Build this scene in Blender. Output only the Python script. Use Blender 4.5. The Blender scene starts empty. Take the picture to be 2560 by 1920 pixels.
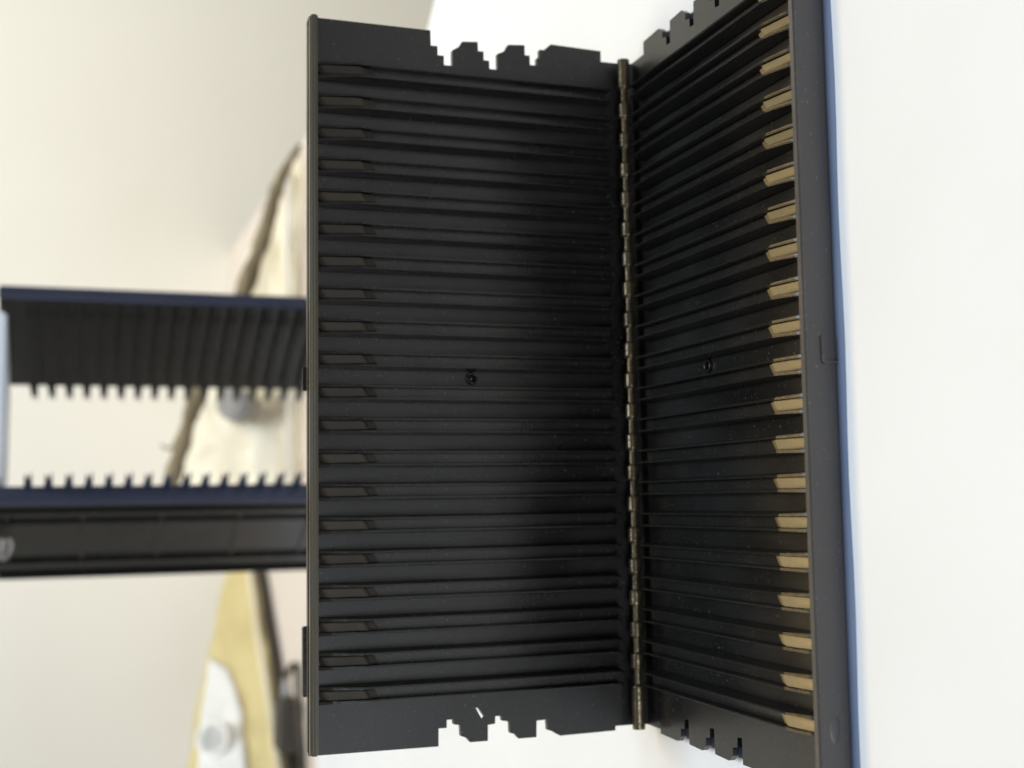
import bpy, bmesh, math, random
from mathutils import Matrix, Vector, noise
random.seed(7)

# ------------------------------------------------------------------ camera
scene = bpy.context.scene
COL = scene.collection
cam_d = bpy.data.cameras.new("camera")
cam = bpy.data.objects.new("camera", cam_d)
COL.objects.link(cam)
scene.camera = cam
# the photograph was taken with the camera turned on its side: image left is world up
RIGHT = Vector((-0.0151393, -0.3322010, -0.9430871))
UP = Vector((0.9957100, -0.0911159, 0.0161114))
FWD = Vector((0.0912825, 0.9387973, -0.3321553))
cam.matrix_world = Matrix((
    (RIGHT.x, UP.x, -FWD.x, -0.0478527),
    (RIGHT.y, UP.y, -FWD.y, -0.4682573),
    (RIGHT.z, UP.z, -FWD.z, 0.2278013),
    (0, 0, 0, 1)))
cam_d.sensor_fit = 'HORIZONTAL'
cam_d.sensor_width = 36.0
cam_d.lens = 36.0 * 3169.7 / 2560.0
cam_d.clip_start = 0.01
cam_d.clip_end = 50
cam_d.dof.use_dof = True
cam_d.dof.focus_distance = 0.44
cam_d.dof.aperture_fstop = 8.2

# ------------------------------------------------------------------ light
world = bpy.data.worlds.new("World")
scene.world = world
world.use_nodes = True
bg = world.node_tree.nodes["Background"]
bg.inputs[0].default_value = (1.0, 0.93, 0.80, 1)
bg.inputs[1].default_value = 0.22


def area(name, loc, target, size, power, color, spread=180):
    d = bpy.data.lights.new(name, 'AREA')
    d.shape = 'SQUARE'
    d.size = size
    d.energy = power
    d.color = color
    d.spread = math.radians(spread)
    o = bpy.data.objects.new(name, d)
    COL.objects.link(o)
    o.location = loc
    o.rotation_euler = (Vector(target) - Vector(loc)).to_track_quat('-Z', 'Y').to_euler()
    return o


# ceiling light over the table
area("ceiling_light", (0.25, 0.15, 2.20), (0.10, 0.70, 0.0), 0.80, 34.5, (0.83, 0.93, 1.0))
# added warm fill with no known source, brightens the wall
area("wall_fill", (1.10, -0.50, 1.90), (0.55, 1.45, 0.0), 0.40, 5.0, (1.0, 0.94, 0.78), 60)
# added warm fill between rack and wall, placed to mirror in the tabs
wl = area("warm_tab_fill", (0.10, 0.92, 1.45), (0.02, -0.12, 0.0), 1.5, 2.5, (1.0, 0.68, 0.24), 75)
wl.data.shape = 'RECTANGLE'
wl.data.size_y = 0.42
# cool daylight from a window at front left
area("window_daylight", (-0.78, -1.75, 0.33), (0.1, 1.0, 0.15), 0.60, 7.5, (0.86, 0.92, 1.0), 140)

vs = scene.view_settings
vs.view_transform = 'Standard'
vs.look = 'None'
vs.gamma = 1
vs.exposure = 0.06
vs.use_curve_mapping = False


# ------------------------------------------------------------------ materials
def mat(name, color, rough=0.5, spec=0.5, color2=None, scale=40.0, bump=0.0, bscale=300.0,
        rvar=0.0, rscale=25.0, stretch=(1, 1, 1)):
    m = bpy.data.materials.new(name)
    m.use_nodes = True
    nt = m.node_tree
    b = nt.nodes["Principled BSDF"]
    b.inputs["Roughness"].default_value = rough
    b.inputs["Specular IOR Level"].default_value = spec
    b.inputs["Base Color"].default_value = (*color, 1)
    tc = nt.nodes.new("ShaderNodeTexCoord")
    mp = nt.nodes.new("ShaderNodeMapping")
    mp.inputs["Scale"].default_value = stretch
    nt.links.new(tc.outputs["Object"], mp.inputs["Vector"])
    if color2:
        n = nt.nodes.new("ShaderNodeTexNoise")
        n.inputs["Scale"].default_value = scale
        n.inputs["Detail"].default_value = 6
        nt.links.new(mp.outputs[0], n.inputs["Vector"])
        r = nt.nodes.new("ShaderNodeValToRGB")
        r.color_ramp.elements[0].position = 0.35
        r.color_ramp.elements[1].position = 0.68
        r.color_ramp.elements[0].color = (*color, 1)
        r.color_ramp.elements[1].color = (*color2, 1)
        nt.links.new(n.outputs["Fac"], r.inputs["Fac"])
        nt.links.new(r.outputs["Color"], b.inputs["Base Color"])
    if rvar:
        n = nt.nodes.new("ShaderNodeTexNoise")
        n.inputs["Scale"].default_value = rscale
        n.inputs["Detail"].default_value = 5
        nt.links.new(mp.outputs[0], n.inputs["Vector"])
        mr = nt.nodes.new("ShaderNodeMapRange")
        mr.inputs["From Min"].default_value = 0.3
        mr.inputs["From Max"].default_value = 0.7
        mr.inputs["To Min"].default_value = max(0.05, rough - rvar)
        mr.inputs["To Max"].default_value = min(1.0, rough + rvar)
        nt.links.new(n.outputs["Fac"], mr.inputs["Value"])
        nt.links.new(mr.outputs[0], b.inputs["Roughness"])
    if bump:
        n = nt.nodes.new("ShaderNodeTexNoise")
        n.inputs["Scale"].default_value = bscale
        n.inputs["Detail"].default_value = 3
        nt.links.new(mp.outputs[0], n.inputs["Vector"])
        bp = nt.nodes.new("ShaderNodeBump")
        bp.inputs["Strength"].default_value = bump
        bp.inputs["Distance"].default_value = 0.001
        nt.links.new(n.outputs["Fac"], bp.inputs["Height"])
        nt.links.new(bp.outputs[0], b.inputs["Normal"])
    return m


M_BLACK = mat("black_plastic", (0.008, 0.0078, 0.0078), 0.31, 0.5, (0.015, 0.0145, 0.0145), 30, 0.03, 900, 0.14, 14)
M_GLOSS = mat("glossy_black_plastic", (0.014, 0.0135, 0.013), 0.25, 0.5, (0.020, 0.019, 0.018), 60, 0.08, 700, 0.06, 40)
M_FLANGE = mat("window_lit_black_plastic", (0.058, 0.055, 0.056), 0.42, 0.5, (0.066, 0.063, 0.064), 30, 0.08, 700, 0.06, 30)  # window light on the black flange put into a lighter colour
M_BLUE_EDGE = mat("blue_glint_plastic", (0.024, 0.030, 0.062), 0.42, 0.5, (0.029, 0.036, 0.072), 30)  # bluish edge light and fringe put into the black plastic's colour
M_FRINGE = mat("blue_fringe_strip", (0.15, 0.20, 0.33), 0.6, 0.3, (0.20, 0.25, 0.38), 15)  # colour of the painted shade and fringe at the flange
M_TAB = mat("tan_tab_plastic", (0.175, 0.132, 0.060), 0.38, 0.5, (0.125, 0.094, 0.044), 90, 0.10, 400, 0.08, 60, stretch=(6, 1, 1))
M_TAB_SHADE = mat("shaded_tab_plastic", (0.032, 0.025, 0.015), 0.60, 0.35, (0.020, 0.016, 0.011), 90, 0.05, 400, 0.08, 60)  # darker copy of the tan tabs, shade put into its colour
M_RIM = mat("gold_sheen_plastic", (0.064, 0.053, 0.032), 0.34, 0.5, (0.042, 0.036, 0.024), 40, 0.03, 400, 0.08, 40)  # warm gold sheen on the black rim put into its colour
M_DEEP = mat("deep_black_plastic", (0.005, 0.005, 0.005), 0.22, 0.5, (0.009, 0.009, 0.009), 25, 0.05, 300, 0.10, 20)
M_ROD = mat("hinge_pin_metal", (0.19, 0.155, 0.10), 0.26, 0.5, (0.075, 0.064, 0.046), 60, 0.15, 500, 0.05, 60)
M_ROD.node_tree.nodes["Principled BSDF"].inputs["Metallic"].default_value = 0.75
M_TABLE = mat("white_laminate", (0.81, 0.845, 0.91), 0.5, 0.4, (0.77, 0.80, 0.86), 7, 0.15, 300)
M_WALL = mat("cream_wall_paint", (0.81, 0.79, 0.74), 0.9, 0.2, (0.775, 0.75, 0.69), 2.2, 0.15, 160)
M_SHELF = mat("beige_shelf", (0.74, 0.65, 0.58), 0.6, 0.3, (0.70, 0.61, 0.54), 7)
M_CREAM = mat("aged_cream_plastic", (0.70, 0.60, 0.31), 0.5, 0.4, (0.60, 0.50, 0.25), 14, 0.05, 200)
M_CREAMW = mat("off_white_plastic", (0.84, 0.79, 0.66), 0.45, 0.4, (0.78, 0.70, 0.52), 14, 0.05, 200)
M_WHITE = mat("white_plastic", (0.84, 0.84, 0.83), 0.4, 0.4, (0.80, 0.80, 0.79), 12)
M_GREY = mat("grey_plastic", (0.36, 0.35, 0.35), 0.5, 0.4, (0.32, 0.31, 0.31), 20)
M_CABLE = mat("blue_grey_cable", (0.31, 0.32, 0.37), 0.5, 0.4, (0.27, 0.28, 0.33), 30)
M_WOOD = mat("dry_wood", (0.30, 0.25, 0.16), 0.8, 0.2, (0.15, 0.125, 0.085), 25, 0.4, 120, stretch=(1, 1, 3))
M_DARK = mat("dark_rubber", (0.035, 0.028, 0.022), 0.55, 0.4, (0.05, 0.04, 0.03), 40)
M_PALE = mat("pale_plastic", (0.70, 0.76, 0.86), 0.5, 0.4, (0.66, 0.72, 0.82), 20)




def add_dust(m, tint, lo=0.66, hi=0.76, scale=900, vary=0.0):
    """fine pale specks over the base colour, and a slight difference from piece to piece"""
    nt = m.node_tree
    b = nt.nodes["Principled BSDF"]
    src = b.inputs["Base Color"].links[0].from_socket
    tc = nt.nodes.new("ShaderNodeTexCoord")
    n = nt.nodes.new("ShaderNodeTexNoise")
    n.inputs["Scale"].default_value = scale
    n.inputs["Detail"].default_value = 2
    nt.links.new(tc.outputs["Object"], n.inputs["Vector"])
    mr = nt.nodes.new("ShaderNodeMapRange")
    mr.inputs["From Min"].default_value = lo
    mr.inputs["From Max"].default_value = hi
    nt.links.new(n.outputs["Fac"], mr.inputs["Value"])
    mx = nt.nodes.new("ShaderNodeMix")
    mx.data_type = 'RGBA'
    nt.links.new(mr.outputs[0], mx.inputs[0])
    nt.links.new(src, mx.inputs[6])
    mx.inputs[7].default_value = (*tint, 1)
    out = mx.outputs[2]
    if vary:
        oi = nt.nodes.new("ShaderNodeObjectInfo")
        vr = nt.nodes.new("ShaderNodeMapRange")
        vr.inputs["To Min"].default_value = 1 - vary
        vr.inputs["To Max"].default_value = 1 + vary
        nt.links.new(oi.outputs["Random"], vr.inputs["Value"])
        hs = nt.nodes.new("ShaderNodeHueSaturation")
        nt.links.new(vr.outputs[0], hs.inputs["Value"])
        nt.links.new(out, hs.inputs["Color"])
        out = hs.outputs[0]
    nt.links.new(out, b.inputs["Base Color"])


add_dust(M_BLACK, (0.10, 0.095, 0.085))
add_dust(M_GLOSS, (0.10, 0.095, 0.085), .67, .78, 900, 0.12)
add_dust(M_FLANGE, (0.14, 0.135, 0.13), .64, .78, 700)
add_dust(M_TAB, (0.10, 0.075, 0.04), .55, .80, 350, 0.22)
add_dust(M_TAB_SHADE, (0.02, 0.016, 0.010), .55, .80, 350, 0.25)

# ------------------------------------------------------------------ mesh helpers
def link(name, me, material, parent=None):
    o = bpy.data.objects.new(name, me)
    COL.objects.link(o)
    if material and not me.materials:
        me.materials.append(material)
    if parent:
        o.parent = parent
    return o


def bm_mesh(name, bm, smooth=False, bevel=0.0, seg=2):
    bmesh.ops.recalc_face_normals(bm, faces=bm.faces)
    if bevel:
        es = [e for e in bm.edges if len(e.link_faces) == 2 and e.calc_face_angle(0) > 0.5]
        bmesh.ops.bevel(bm, geom=es, offset=bevel, segments=seg, affect='EDGES', clamp_overlap=True)
    me = bpy.data.meshes.new(name)
    bm.to_mesh(me)
    bm.free()
    if smooth:
        for p in me.polygons:
            p.use_smooth = True
    return me


def add_box(bm, x0, x1, y0, y1, z0, z1):
    v = [bm.verts.new((x, y, z)) for x in (x0, x1) for y in (y0, y1) for z in (z0, z1)]
    for f in ((0, 1, 3, 2), (4, 6, 7, 5), (0, 4, 5, 1), (2, 3, 7, 6), (0, 2, 6, 4), (1, 5, 7, 3)):
        bm.faces.new([v[i] for i in f])


def prism(bm, pts, fn0, fn1):
    """closed prism between two placements of a 2D outline"""
    a = [bm.verts.new(fn0(*p)) for p in pts]
    b = [bm.verts.new(fn1(*p)) for p in pts]
    n = len(pts)
    bm.faces.new(a)
    bm.faces.new(list(reversed(b)))
    for i in range(n):
        bm.faces.new((a[i], b[i], b[(i + 1) % n], a[(i + 1) % n]))


def plate(bm, loops, fn0, fn1):
    """prism with holes: loops[0] is the outline, the others are holes"""
    for side, fn in ((0, fn0), (1, fn1)):
        edges = []
        for lp in loops:
            vs_ = [bm.verts.new(fn(*p)) for p in lp]
            edges += [bm.edges.new((vs_[i], vs_[(i + 1) % len(vs_)])) for i in range(len(vs_))]
        bmesh.ops.triangle_fill(bm, use_beauty=True, use_dissolve=False, edges=edges)
    for lp in loops:
        n = len(lp)
        for i in range(n):
            p, q = lp[i], lp[(i + 1) % n]
            bm.faces.new([bm.verts.new(c) for c in (fn0(*p), fn0(*q), fn1(*q), fn1(*p))])
    bmesh.ops.remove_doubles(bm, verts=bm.verts, dist=1e-6)


def tube(bm, path, radii, seg=14):
    """tapered tube with closed ends along a list of points"""
    path = [Vector(p) for p in path]
    rings = []
    ref = Vector((0.13, 0.4, 0.9)).normalized()
    for i, p in enumerate(path):
        t = (path[min(i + 1, len(path) - 1)] - path[max(i - 1, 0)]).normalized()
        u = t.cross(ref).normalized()
        w = t.cross(u)
        r = radii[i] if isinstance(radii, (list, tuple)) else radii
        rings.append([bm.verts.new(p + (u * math.cos(a) + w * math.sin(a)) * r)
                      for a in [2 * math.pi * k / seg for k in range(seg)]])
    for a, b in zip(rings, rings[1:]):
        for k in range(seg):
            bm.faces.new((a[k], a[(k + 1) % seg], b[(k + 1) % seg], b[k]))
    bm.faces.new(rings[0])
    bm.faces.new(list(reversed(rings[-1])))


def crumple(bm, cell, amp):
    """subdivide and push the surface about so that it sags and creases"""
    bmesh.ops.triangulate(bm, faces=bm.faces)
    for _ in range(4):
        bmesh.ops.subdivide_edges(bm, edges=[e for e in bm.edges if e.calc_length() > cell], cuts=1, use_grid_fill=True)
        bmesh.ops.triangulate(bm, faces=bm.faces)
    for v in bm.verts:
        if v.co.z > .002:
            v.co += noise.noise_vector(v.co * 28) * amp + noise.noise_vector(v.co * 75) * amp * .5
            v.co.z = max(v.co.z, .0005)


def smooth_path(pts, n=8):
    pts = [Vector(p) for p in pts]
    out = []
    for i in range(len(pts) - 1):
        p0, p1, p2, p3 = pts[max(i - 1, 0)], pts[i], pts[i + 1], pts[min(i + 2, len(pts) - 1)]
        for k in range(n):
            t = k / n
            out.append(0.5 * ((2 * p1) + (p2 - p0) * t + (2 * p0 - 5 * p1 + 4 * p2 - p3) * t * t
                              + (3 * p1 - p0 - 3 * p2 + p3) * t ** 3))
    out.append(pts[-1])
    return out


def thing(name, label, cat, loc=(0, 0, 0), group=None):
    o = bpy.data.objects.new(name, None)
    o.empty_display_size = 0.02
    COL.objects.link(o)
    o.location = loc
    o["label"] = label
    o["category"] = cat
    if group:
        o["group"] = group
    return o


# ------------------------------------------------------------------ the setting
bm = bmesh.new()
top = [(0.99, -0.665), (0.285, 0.320), (-0.020, 0.746), (-1.2, 0.746), (-1.2, -0.9), (0.99, -0.9)]
prism(bm, top, lambda x, y: (x, y, 0.0), lambda x, y: (x, y, -0.028))
o = link("table_top", bm_mesh("table_top", bm, bevel=0.0015), M_TABLE)
o["kind"] = "structure"

bm = bmesh.new()
add_box(bm, -2.6, 2.6, 1.45, 1.50, -0.9, 2.6)
o = link("wall", bm_mesh("wall", bm), M_WALL)
o["kind"] = "structure"

bm = bmesh.new()
add_box(bm, -1.2, 0.33, 0.765, 1.449, -0.035, -0.003)
o = link("shelf", bm_mesh("shelf", bm, bevel=0.001), M_SHELF)
o["kind"] = "structure"

# ------------------------------------------------------------------ the rack in front
P = 0.0125           # slot pitch
W = 0.1297           # panel width from the hinge
ZF = 0.0114          # crest height of the lying panel above the table
END = 0.1402         # half length
H = 0.0068           # rib height
BASE = 0.0068


def rib_x(i):
    return -(i - 9.5) * P


rack = thing("disc_rack", "opened black plastic ribbed disc rack lying on the white table, nearest the camera", "disc rack",
             (0, 0, ZF))


# local frame of the rack object: hinge line on the x axis, lying panel along -y, standing panel along +z
def st(u, x, h):       # standing panel: u above the hinge, h proud of the panel plane
    return (x, BASE - h, u)


def fl(u, x, h):       # lying panel: u in front of the hinge
    return (x, -u, h - BASE)


def end_profile_a(sgn):
    """stepped notches in the standing panel's two ends, listed from hinge to top"""
    if sgn > 0:
        pr = [(0.0066, .1395), (.029, .1400), (.0322, .1372), (.0340, .1372), (.0340, .1335), (.0352, .1335), (.0352, .1303), (.0384, .1303),
              (.0384, .1342), (.0406, .1342), (.0406, .1384), (.0478, .1378), (.0492, .1350), (.0524, .1335), (.0524, .1268), (.0560, .1268),
              (.0560, .1302), (.0584, .1302), (.0584, .1338), (.0607, .1338), (.0609, .1376), (.0674, .1370), (.0690, .1345), (.0716, .1330),
              (.0716, .1265), (.0752, .1265), (.0752, .1303), (.0778, .1303), (.0778, .1340), (.0806, .1340), (.0807, .1402), (.1297, .1402)]
    else:
        pr = [(.0066, .1402), (.0304, .1405), (.0340, .1384), (.0356, .1379), (.0358, .1338), (.0402, .1340), (.0404, .1403), (.0477, .1403),
              (.0494, .1384), (.0512, .1379), (.0514, .1335), (.0545, .1330), (.0547, .1311), (.0572, .1311), (.0574, .1339), (.0603, .1342),
              (.0604, .1402), (.0675, .1402), (.0690, .1384), (.0712, .1376), (.0714, .1335), (.0740, .1330), (.0742, .1311), (.0768, .1311),
              (.0769, .1341), (.0801, .1341), (.0802, .1408), (.1297, .1405)]
    return [(u, sgn * x) for u, x in pr]


def end_profile_b(sgn):
    pr = [(.0066, .1402)]
    for a in (0.0200, 0.0400, 0.0600):
        pr += [(a + .0010, .1406), (a + .0040, .1385), (a + .0042, .1355), (a + .0074, .1350), (a + .0076, .1315), (a + .0108, .1312), (a + .0110, .1402)]
    pr += [(.1297, .1402)]
    return [(u, sgn * x) for u, x in pr]


def disc_loop(u, x, r, n=20):
    return [(u + r * math.cos(2 * math.pi * k / n), x + r * math.sin(2 * math.pi * k / n)) for k in range(n)]


T = 0.0025   # plate thickness
for nm, fn, prof, hole_u in (("standing_panel", st, end_profile_a, 0.0653), ("lying_panel", fl, end_profile_b, 0.0553)):
    outline = prof(1) + list(reversed(prof(-1)))
    loops = [outline, disc_loop(hole_u, 0.0002, 0.0016)]
    if nm == "standing_panel":
        loops.append([(.0652, -.1273), (.0641, -.1274), (.0615, -.1311), (.0624, -.1324)])
    bm = bmesh.new()
    plate(bm, loops, lambda u, x: fn(u, x, 0.0), lambda u, x: fn(u, x, -T))
    panel = link(nm, bm_mesh(nm, bm), M_BLACK, rack)
    # screw boss round the hole
    bm = bmesh.new()
    n = 24
    prof2 = [(0.0017, -T), (0.0017, 0.0009), (0.0020, 0.0013), (0.0023, 0.0011), (0.0025, 0.0002)]
    rings = [[bm.verts.new(fn(hole_u + r * math.cos(2 * math.pi * k / n), 0.0002 + r * math.sin(2 * math.pi * k / n), h))
              for k in range(n)] for r, h in prof2]
    for a, b in zip(rings, rings[1:]):
        for k in range(n):
            bm.faces.new((a[k], a[(k + 1) % n], b[(k + 1) % n], b[k]))
    link("screw_boss", bm_mesh("screw_boss", bm, smooth=True), M_GLOSS, panel)
    bm = bmesh.new()
    rings = [[bm.verts.new(fn(hole_u + r * math.cos(2 * math.pi * k / n), 0.0002 + r * math.sin(2 * math.pi * k / n), h))
              for k in range(n)] for r, h in ((0.0016, -T - .001), (0.0015, -.0008), (0.0010, -.0001), (0.0003, 0.0002))]
    for a, b in zip(rings, rings[1:]):
        for k in range(n):
            bm.faces.new((a[k], a[(k + 1) % n], b[(k + 1) % n], b[k]))
    bm.faces.new(rings[-1])
    link("screw", bm_mesh("screw", bm, smooth=True), M_GLOSS, panel)


def rail_outline(h0):
    return [(0.0046, h0), (0.0046, H - .0018), (0.0062, H), (0.1105, H), (0.1150, H - .0010), (0.1215, H - .0026),
            (0.1268, H - .0046), (0.1272, h0)]


CH = 0.0020      # half width of the slot between the two rails


def outer(h):
    return 0.0036 - 0.0010 * h / H


def rib_mesh(name, fn, material):
    bm = bmesh.new()
    for s in (-1, 1):
        prism(bm, rail_outline(0.0003), lambda u, h: fn(u, s * outer(h), h), lambda u, h: fn(u, s * CH, h))
    # floor of the slot between the two rails
    fo = [(0.0060, 0.0003), (0.0060, H - .0042), (0.1120, H - .0042), (0.1120, 0.0003)]
    prism(bm, fo, lambda u, h: fn(u, CH + .00001, h), lambda u, h: fn(u, -CH - .00001, h))
    me = bm_mesh(name, bm, bevel=0.00032, seg=3)
    me.materials.append(material)
    return me


def tab_mesh(name, fn, material):
    bm = bmesh.new()
    to = [(0.1050, 0.0010), (0.1050, H - .0026), (0.1082, H - .0022), (0.1088, H - .0013), (0.1096, H - .0010), (0.1235, H - .0034),
          (0.1246, H - .0038), (0.1262, H - .0050), (0.1262, 0.0010)]
    w = CH - 0.00035
    k = -0.0012 if fn is fl else 0.0010     # the tabs are skewed
    prism(bm, to, lambda u, h: fn(u + k, w, h), lambda u, h: fn(u - k, -w, h))
    me = bm_mesh(name, bm, bevel=0.0003, seg=2)
    me.materials.append(material)
    return me


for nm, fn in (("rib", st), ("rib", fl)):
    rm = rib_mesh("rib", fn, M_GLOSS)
    tm = tab_mesh("end_tab", fn, M_TAB if fn is fl else M_TAB_SHADE)
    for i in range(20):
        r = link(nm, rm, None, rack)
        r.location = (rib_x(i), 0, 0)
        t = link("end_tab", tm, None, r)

# hinge rod, waisted where the ribs meet it
bm = bmesh.new()
path, rad = [], []
xs = []
x = -.1392
while x < 0.1345:
    k = 9.5 - x / P
    d = abs(k - round(k)) * P if 0 <= round(k) <= 19 else 1
    path.append((x, 0.0010, -0.0010))
    rad.append(0.0025 if d > 0.0034 else 0.0015)
    x += 0.0005
tube(bm, path, rad, 20)
link("hinge_rod", bm_mesh("hinge_rod", bm, smooth=True), M_ROD, rack)
bm = bmesh.new()
prism(bm, [(0.0070, .0075), (0.0092, .0075), (.0092, -.0093), (-.0075, -.0093), (-.0075, -.0070), (.0052, -.0070), (.0070, -.0052)],
      lambda y, z: (0.1350, y, z), lambda y, z: (-0.1385, y, z))
link("hinge_web", bm_mesh("hinge_web", bm), M_BLACK, rack)

# rim along the top of the standing panel and flange along the front of the lying panel
bm = bmesh.new()
prism(bm, [(.0030, W - .0030), (.0030, W - .0012), (.0040, W), (.0125, W), (.0125, W - .0030)],
      lambda y, z: (END, y, z), lambda y, z: (-END, y, z))
link("top_rim", bm_mesh("top_rim", bm, bevel=0.0005), M_RIM, rack)
bm = bmesh.new()
add_box(bm, -END, END, -W - .0004, -W + .0030, -ZF + .0002, 0.0)
fl_o = link("front_flange", bm_mesh("front_flange", bm, bevel=0.0007, seg=3), M_FLANGE, rack)
# shallow moulded latch and boss on the flange
bm = bmesh.new()
fr = [(-.0064, -.0113), (-.0064, -.0060), (.0018, -.0058), (.0018, -.0113)]
for a, b in ((0, 1), (1, 2)):
    p, q = fr[a], fr[b]
    dx, dz = q[0] - p[0], q[1] - p[1]
    L = math.hypot(dx, dz)
    nx, nz = -dz / L * .0005, dx / L * .0005
    prism(bm, [(p[0] - nx, p[1] - nz), (q[0] - nx, q[1] - nz), (q[0] + nx, q[1] + nz), (p[0] + nx, p[1] + nz)],
          lambda x, z: (x, -W - .0003, z), lambda x, z: (x, -W - .0011, z))
link("latch_mark", bm_mesh("latch_mark", bm, bevel=.0001), M_FLANGE, fl_o)
bm = bmesh.new()
bmesh.ops.create_uvsphere(bm, u_segments=16, v_segments=10, radius=1.0,
                          matrix=Matrix.Translation((-.1185, -W - .0002, -.0055)) @ Matrix.Diagonal((.0050, .0005, .0020, 1)))
link("moulded_boss", bm_mesh("moulded_boss", bm, smooth=True), M_FLANGE, fl_o)
# clips on the back of the standing panel
for x0, x1 in ((-.1200, -.0940), (-.0050, .0041)):
    bm = bmesh.new()
    add_box(bm, x0, x1, 0.0127, 0.0160, W - .012, W + .0012)
    link("back_clip", bm_mesh("back_clip", bm, bevel=.0004), M_GLOSS, rack)

# added blue strip, painted bluish shade and fringe along the front flange
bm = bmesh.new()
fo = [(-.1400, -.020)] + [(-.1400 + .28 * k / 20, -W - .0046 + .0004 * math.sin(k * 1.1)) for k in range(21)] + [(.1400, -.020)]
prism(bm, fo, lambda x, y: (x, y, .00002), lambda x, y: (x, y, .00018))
o = link("blue_fringe_strip", bm_mesh("blue_fringe_strip", bm), M_FRINGE)
o["label"] = "added thin blue strip standing in for bluish shade and fringe along the front edge of the opened rack"
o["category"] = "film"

# ------------------------------------------------------------------ upright tower behind
tower = thing("disc_tower", "upright black ribbed disc tower standing on the table behind the opened rack", "disc tower",
              (0, 0.48, 0))
tv = Vector((.495, -.869, 0)).normalized()      # from back to front along a panel
nv = Vector((-.869, -.495, 0)).normalized()     # inner face of the right panel
E1 = Vector((.0332, .558 - .48, 0))
E2 = Vector((-.027, .4085 - .48, 0))


def tr(u, z, h):
    p = E1 + tv * u + nv * (h - .0068)
    return (p.x, p.y, z)


def tl(u, z, h):
    p = E2 - tv * u - nv * (h - .0068)
    return (p.x, p.y, z)


TOPZ = 0.272
# right panel (inner face seen)
bm = bmesh.new()
prism(bm, [(.0100, .0125 * .0 + .009), (.1215, .009), (.1215, TOPZ), (.0100, TOPZ)],
      lambda u, z: tr(u, z, 0), lambda u, z: tr(u, z, -.0025))
link("side_panel", bm_mesh("side_panel", bm), M_BLACK, tower)
bm = bmesh.new()
prism(bm, [(.1215, .009), (.1250, .009), (.1250, TOPZ), (.1215, TOPZ)],
      lambda u, z: tr(u, z, .0068), lambda u, z: tr(u, z, -.0040))
link("panel_rim", bm_mesh("panel_rim", bm, bevel=.0012, seg=3), M_BLUE_EDGE, tower)
# left panel (outer face seen)
bm = bmesh.new()
prism(bm, [(.0150, .009), (.1230, .009), (.1230, TOPZ), (.0150, TOPZ)],
      lambda u, z: tl(u, z, 0), lambda u, z: tl(u, z, -.0025))
lp = link("side_panel", bm_mesh("side_panel", bm), M_DEEP, tower)
bm = bmesh.new()
prism(bm, [(.0130, .009), (.0160, .009), (.0160, TOPZ), (.0130, TOPZ)],
      lambda u, z: tl(u, z, .0068), lambda u, z: tl(u, z, -.0075))
link("panel_rim", bm_mesh("panel_rim", bm, bevel=.0012, seg=3), M_BLUE_EDGE, tower)
# long stiffening strips and short cross ribs on the outer face
for u0, u1, hh in ((.030, .0330, .0022), (.0440, .0455, .0022), (.1000, .1030, .0030), (.1205, .1230, .0035)):
    bm = bmesh.new()
    prism(bm, [(u0, .010), (u1, .010), (u1, TOPZ - .001), (u0, TOPZ - .001)],
          lambda u, z: tl(u, z, -.0024), lambda u, z: tl(u, z, -.0025 - hh))
    link("stiffener", bm_mesh("stiffener", bm, bevel=.0004), M_GLOSS, lp)
for z in (.060, .110, .163, .214, .262):
    bm = bmesh.new()
    prism(bm, [(.0330, z), (.1000, z), (.1000, z + .0022), (.0330, z + .0022)],
          lambda u, zz: tl(u, zz, -.0024), lambda u, zz: tl(u, zz, -.0038))
    link("cross_rib", bm_mesh("cross_rib", bm, bevel=.0003), M_BLACK, lp)


def tower_rib(fn, ulen, name, material, reach):
    bm = bmesh.new()
    for zc in (-.0021, .0021):
        a = [(.0165, 0.0002), (.0165, H), (ulen - .018, H), (ulen - .002, H - .0045), (ulen - .002, .0002)]
        prism(bm, a, lambda u, h: fn(u, zc - .0008, h), lambda u, h: fn(u, zc + .0008, h))
    b = [(.0165, .0002), (.0165, H - .0025), (ulen - .003, H - .0025), (ulen - .003, .0002)]
    prism(bm, b, lambda u, h: fn(u, -.00134, h), lambda u, h: fn(u, .00134, h))
    # forked tooth standing out past the panel's edge
    tooth = [(.0163, -.0030), (.0090, -.0028), (-.0034 + reach, -.0026), (-.0030 + reach, -.0017), (.0048 + reach, -.0008), (-.0014 + reach, .0010), (-.0008 + reach, .0019), (.0068, .0018), (.0125, .0026), (.0163, .0030)]
    prism(bm, tooth, lambda u, z: fn(u, z, .0040), lambda u, z: fn(u, z, .0066))
    me = bm_mesh(name, bm)
    me.materials.append(material)
    return me


mr = tower_rib(tr, .1215, "rib", M_BLACK, .0030)
ml = tower_rib(tl, .121, "rib", M_BLUE_EDGE, 0.0)
for me in (mr, ml):
    for k in range(20):
        r = link("rib", me, None, tower)
        r.location = (0, 0, .0125 + .25 - .0125 - k * P)

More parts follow.
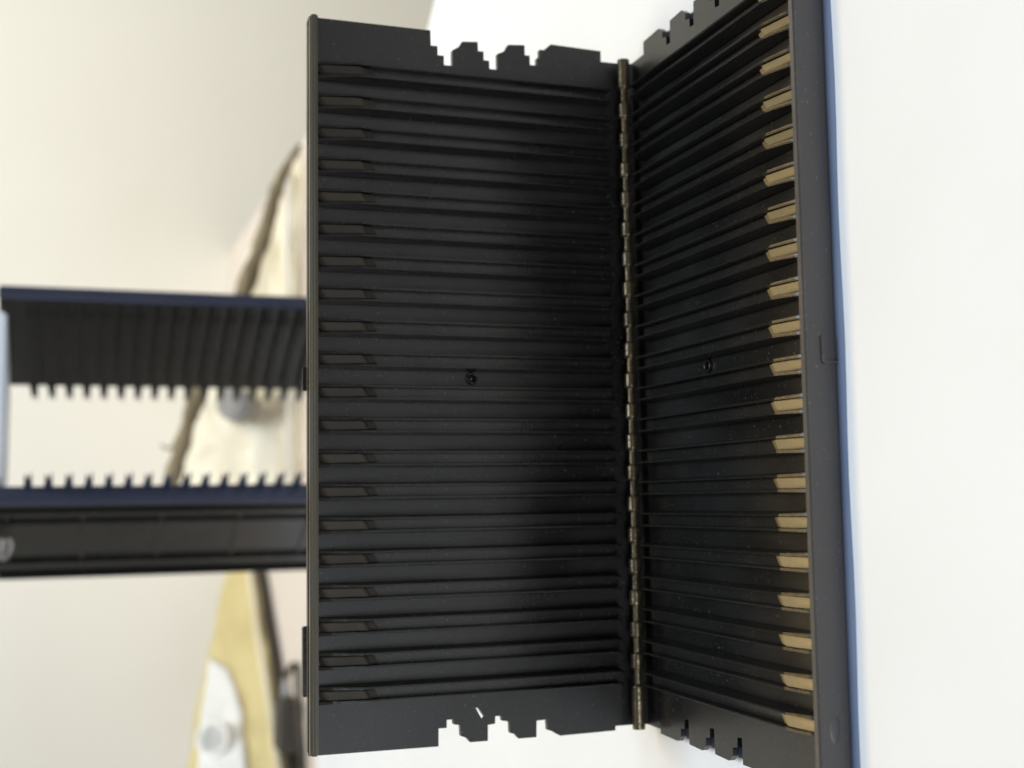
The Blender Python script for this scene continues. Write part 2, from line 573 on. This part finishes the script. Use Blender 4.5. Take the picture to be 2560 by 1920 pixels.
# base and top plates that hold the two panels
corners = [E1 - nv * .004, E1 + tv * .124 - nv * .004, E2 + nv * .004 - tv * .002, E2 - tv * .124 + nv * .004]
bm = bmesh.new()
prism(bm, [(c.x, c.y) for c in corners], lambda x, y: (x, y, .0002), lambda x, y: (x, y, .0088))
link("base_plate", bm_mesh("base_plate", bm, bevel=.0015), M_BLACK, tower)
bm = bmesh.new()
cc = [E1 + nv * .006 + tv * .012, E1 + tv * .118 + nv * .006, E2 - nv * .006 - tv * .012, E2 - tv * .118 - nv * .006]
prism(bm, [(c.x, c.y) for c in cc], lambda x, y: (x, y, .2662), lambda x, y: (x, y, .2760))
o = link("top_plate", bm_mesh("top_plate", bm, bevel=.002, seg=3), M_PALE, tower)
o["label"] = "pale bluish top plate"
bm = bmesh.new()
hx = []
for k in range(61):
    a = 2 * math.pi * k / 15
    q = Vector(tl(.066 + .0100 * math.cos(a), .2700, -.0120 - .0100 * math.sin(a) * .5))
    hx.append((q.x, q.y, .262 + .0048 * k / 15 + .0045 * math.cos(a)))
tube(bm, hx, .0011, 8)
link("coiled_tie", bm_mesh("coiled_tie", bm, smooth=True), M_GREY, tower)

# ------------------------------------------------------------------ things on the shelf, out of focus
case = thing("white_case", "crumpled off-white wedge-shaped soft case on the shelf behind the disc tower", "case", (0.1, 0.88, -0.003))
out = [(322, 5), (285, 21), (229, 39), (168, 59), (115, 77), (64, 93), (17, 103), (-23, 108), (-47, 104), (-48, 0), (322, 0)]
bm = bmesh.new()
pts = [(x / 1000 - .1, max(z / 1000, 0.0) + .000) for x, z in out]
prism(bm, pts, lambda x, z: (x, -.04 + .55 * z, z), lambda x, z: (x, .09, z))
crumple(bm, .012, .006)
link("case_body", bm_mesh("case_body", bm, smooth=True), M_CREAMW, case)
bm = bmesh.new()
tube(bm, [(-.046, -.040, .070), (-.046, -.014, .060), (-.046, .004, .053)], [.017, .018, .018], 28)
link("knob", bm_mesh("knob", bm, bevel=.002), M_GREY, case)
bm = bmesh.new()
prism(bm, [(-.143, .012), (.2, .012), (.2, .016), (-.143, .016)], lambda x, z: (x, -.039, z), lambda x, z: (x, -.0425, z))
link("trim_strip", bm_mesh("trim_strip", bm, bevel=.0008), M_WHITE, case)

stick = thing("wooden_stick", "tan dry wooden stick leaning along the sloping top of the white case", "stick", (0.12, 0.80, 0.08))
sp = [(318, 5), (277, 26), (221, 42), (161, 63), (106, 84), (54, 107), (11, 120), (-29, 131)]
bm = bmesh.new()
path = smooth_path([(x / 1000 - .12, .004 * math.sin(i * 1.7), z / 1000 - .08) for i, (x, z) in enumerate(sp)], 6)
rad = [0.0025 + 0.0065 * min(1, i / 8) * (1 + .12 * math.sin(i * 1.3)) for i in range(len(path))]
rad = [r * random.uniform(.72, 1.12) for r in rad]
tube(bm, path, rad, 12)
link("shaft", bm_mesh("shaft", bm, smooth=True), M_WOOD, stick)
bm = bmesh.new()
tube(bm, smooth_path([(-.118, 0, .040), (-.112, -.002, .046), (-.113, -.002, .055), (-.109, 0, .060)], 5),
     [.0024 - .0001 * i for i in range(16)], 8)
link("twig", bm_mesh("twig", bm, smooth=True), M_WOOD, stick)

# cream appliance, nearer at its left end
B0 = Vector((-.125, 1.073, -0.003))
BD = Vector((-.6392, -.7690, 0))
BN = Vector((.7690, -.6392, 0))
app = thing("cream_appliance", "yellowed cream appliance with white front panel and round white knob on the shelf", "appliance",
            B0 + BD * .15)


def ap(a, z, h):
    p = BD * (a - .15) + BN * h
    return (p.x, p.y, z)


bm = bmesh.new()
body = [(-40, 36), (-18, 46), (75, 67), (136, 83), (192, 95), (250, 105), (304, 114), (380, 122), (380, 12), (-40, 12)]
prism(bm, [(a / 1000, z / 1000) for a, z in body], lambda a, z: ap(a, z, -.5 * z), lambda a, z: ap(a, z, -.10))
crumple(bm, .010, .0035)
link("appliance_body", bm_mesh("appliance_body", bm, smooth=True), M_CREAM, app)
bm = bmesh.new()
wp = [(108, 73), (132, 56), (165, 49), (208, 47), (311, 53), (375, 55), (375, 112), (306, 102), (240, 95), (193, 88), (140, 79)]
prism(bm, [(a / 1000, z / 1000) for a, z in wp], lambda a, z: ap(a, z, -.004 - .5 * z), lambda a, z: ap(a, z, .004 - .5 * z))
crumple(bm, .010, .0025)
link("front_panel", bm_mesh("front_panel", bm, smooth=True), M_WHITE, app)
bm = bmesh.new()
KC = Vector(ap(.224, .073, -.035))
KD = Vector((.28, -.84, .46)).normalized()
tube(bm, [KC + KD * h for h in (0, .012, .017, .0185, .0185, .0165)], [.0185, .0185, .0182, .0170, .0140, .0128], 32)
kn = link("knob", bm_mesh("knob", bm, smooth=False), M_WHITE, app)
bm = bmesh.new()
tube(bm, [KC + KD * .0160, KC + KD * .0172], [.0122, .0115], 28)
link("knob_cap", bm_mesh("knob_cap", bm, bevel=.0004), M_CREAMW, kn)
bm = bmesh.new()
prism(bm, [(-.03, .016), (.1, .018), (.2, .017), (.378, .018), (.378, .024), (.2, .023), (.1, .024), (-.03, .022)],
      lambda a, z: ap(a, z, -.011), lambda a, z: ap(a, z, -.004))
link("trim_strip", bm_mesh("trim_strip", bm, bevel=.001), M_CREAMW, app)
bm = bmesh.new()
prism(bm, [(-.042, .0005), (.38, .0005), (.38, .0125), (-.042, .0125)], lambda a, z: ap(a, z, .003), lambda a, z: ap(a, z, -.085))
link("dark_plinth", bm_mesh("dark_plinth", bm, bevel=.001), M_DARK, app)

plug = thing("black_adapter", "small black power adapter with lead beside the white table's far edge", "adapter", (-.272, .84, -.003))
bm = bmesh.new()
add_box(bm, -.026, .026, -.018, .030, .0003, .024)
link("adapter_case", bm_mesh("adapter_case", bm, bevel=.003, seg=3), M_DARK, plug)
bm = bmesh.new()
tube(bm, smooth_path([(.020, .02, .012), (.045, .03, .010), (.06, .00, .006), (.02, -.035, .008), (-.03, -.045, .006), (-.09, -.02, .004), (-.17, .01, .004)], 8), .0034, 10)
link("lead", bm_mesh("lead", bm, smooth=True), M_DARK, plug)
bm = bmesh.new()
tube(bm, [(.026, .016, .012), (.036, .020, .012), (.044, .026, .011)], [.0055, .0048, .0036], 12)
link("strain_relief", bm_mesh("strain_relief", bm, smooth=True), M_GREY, plug)
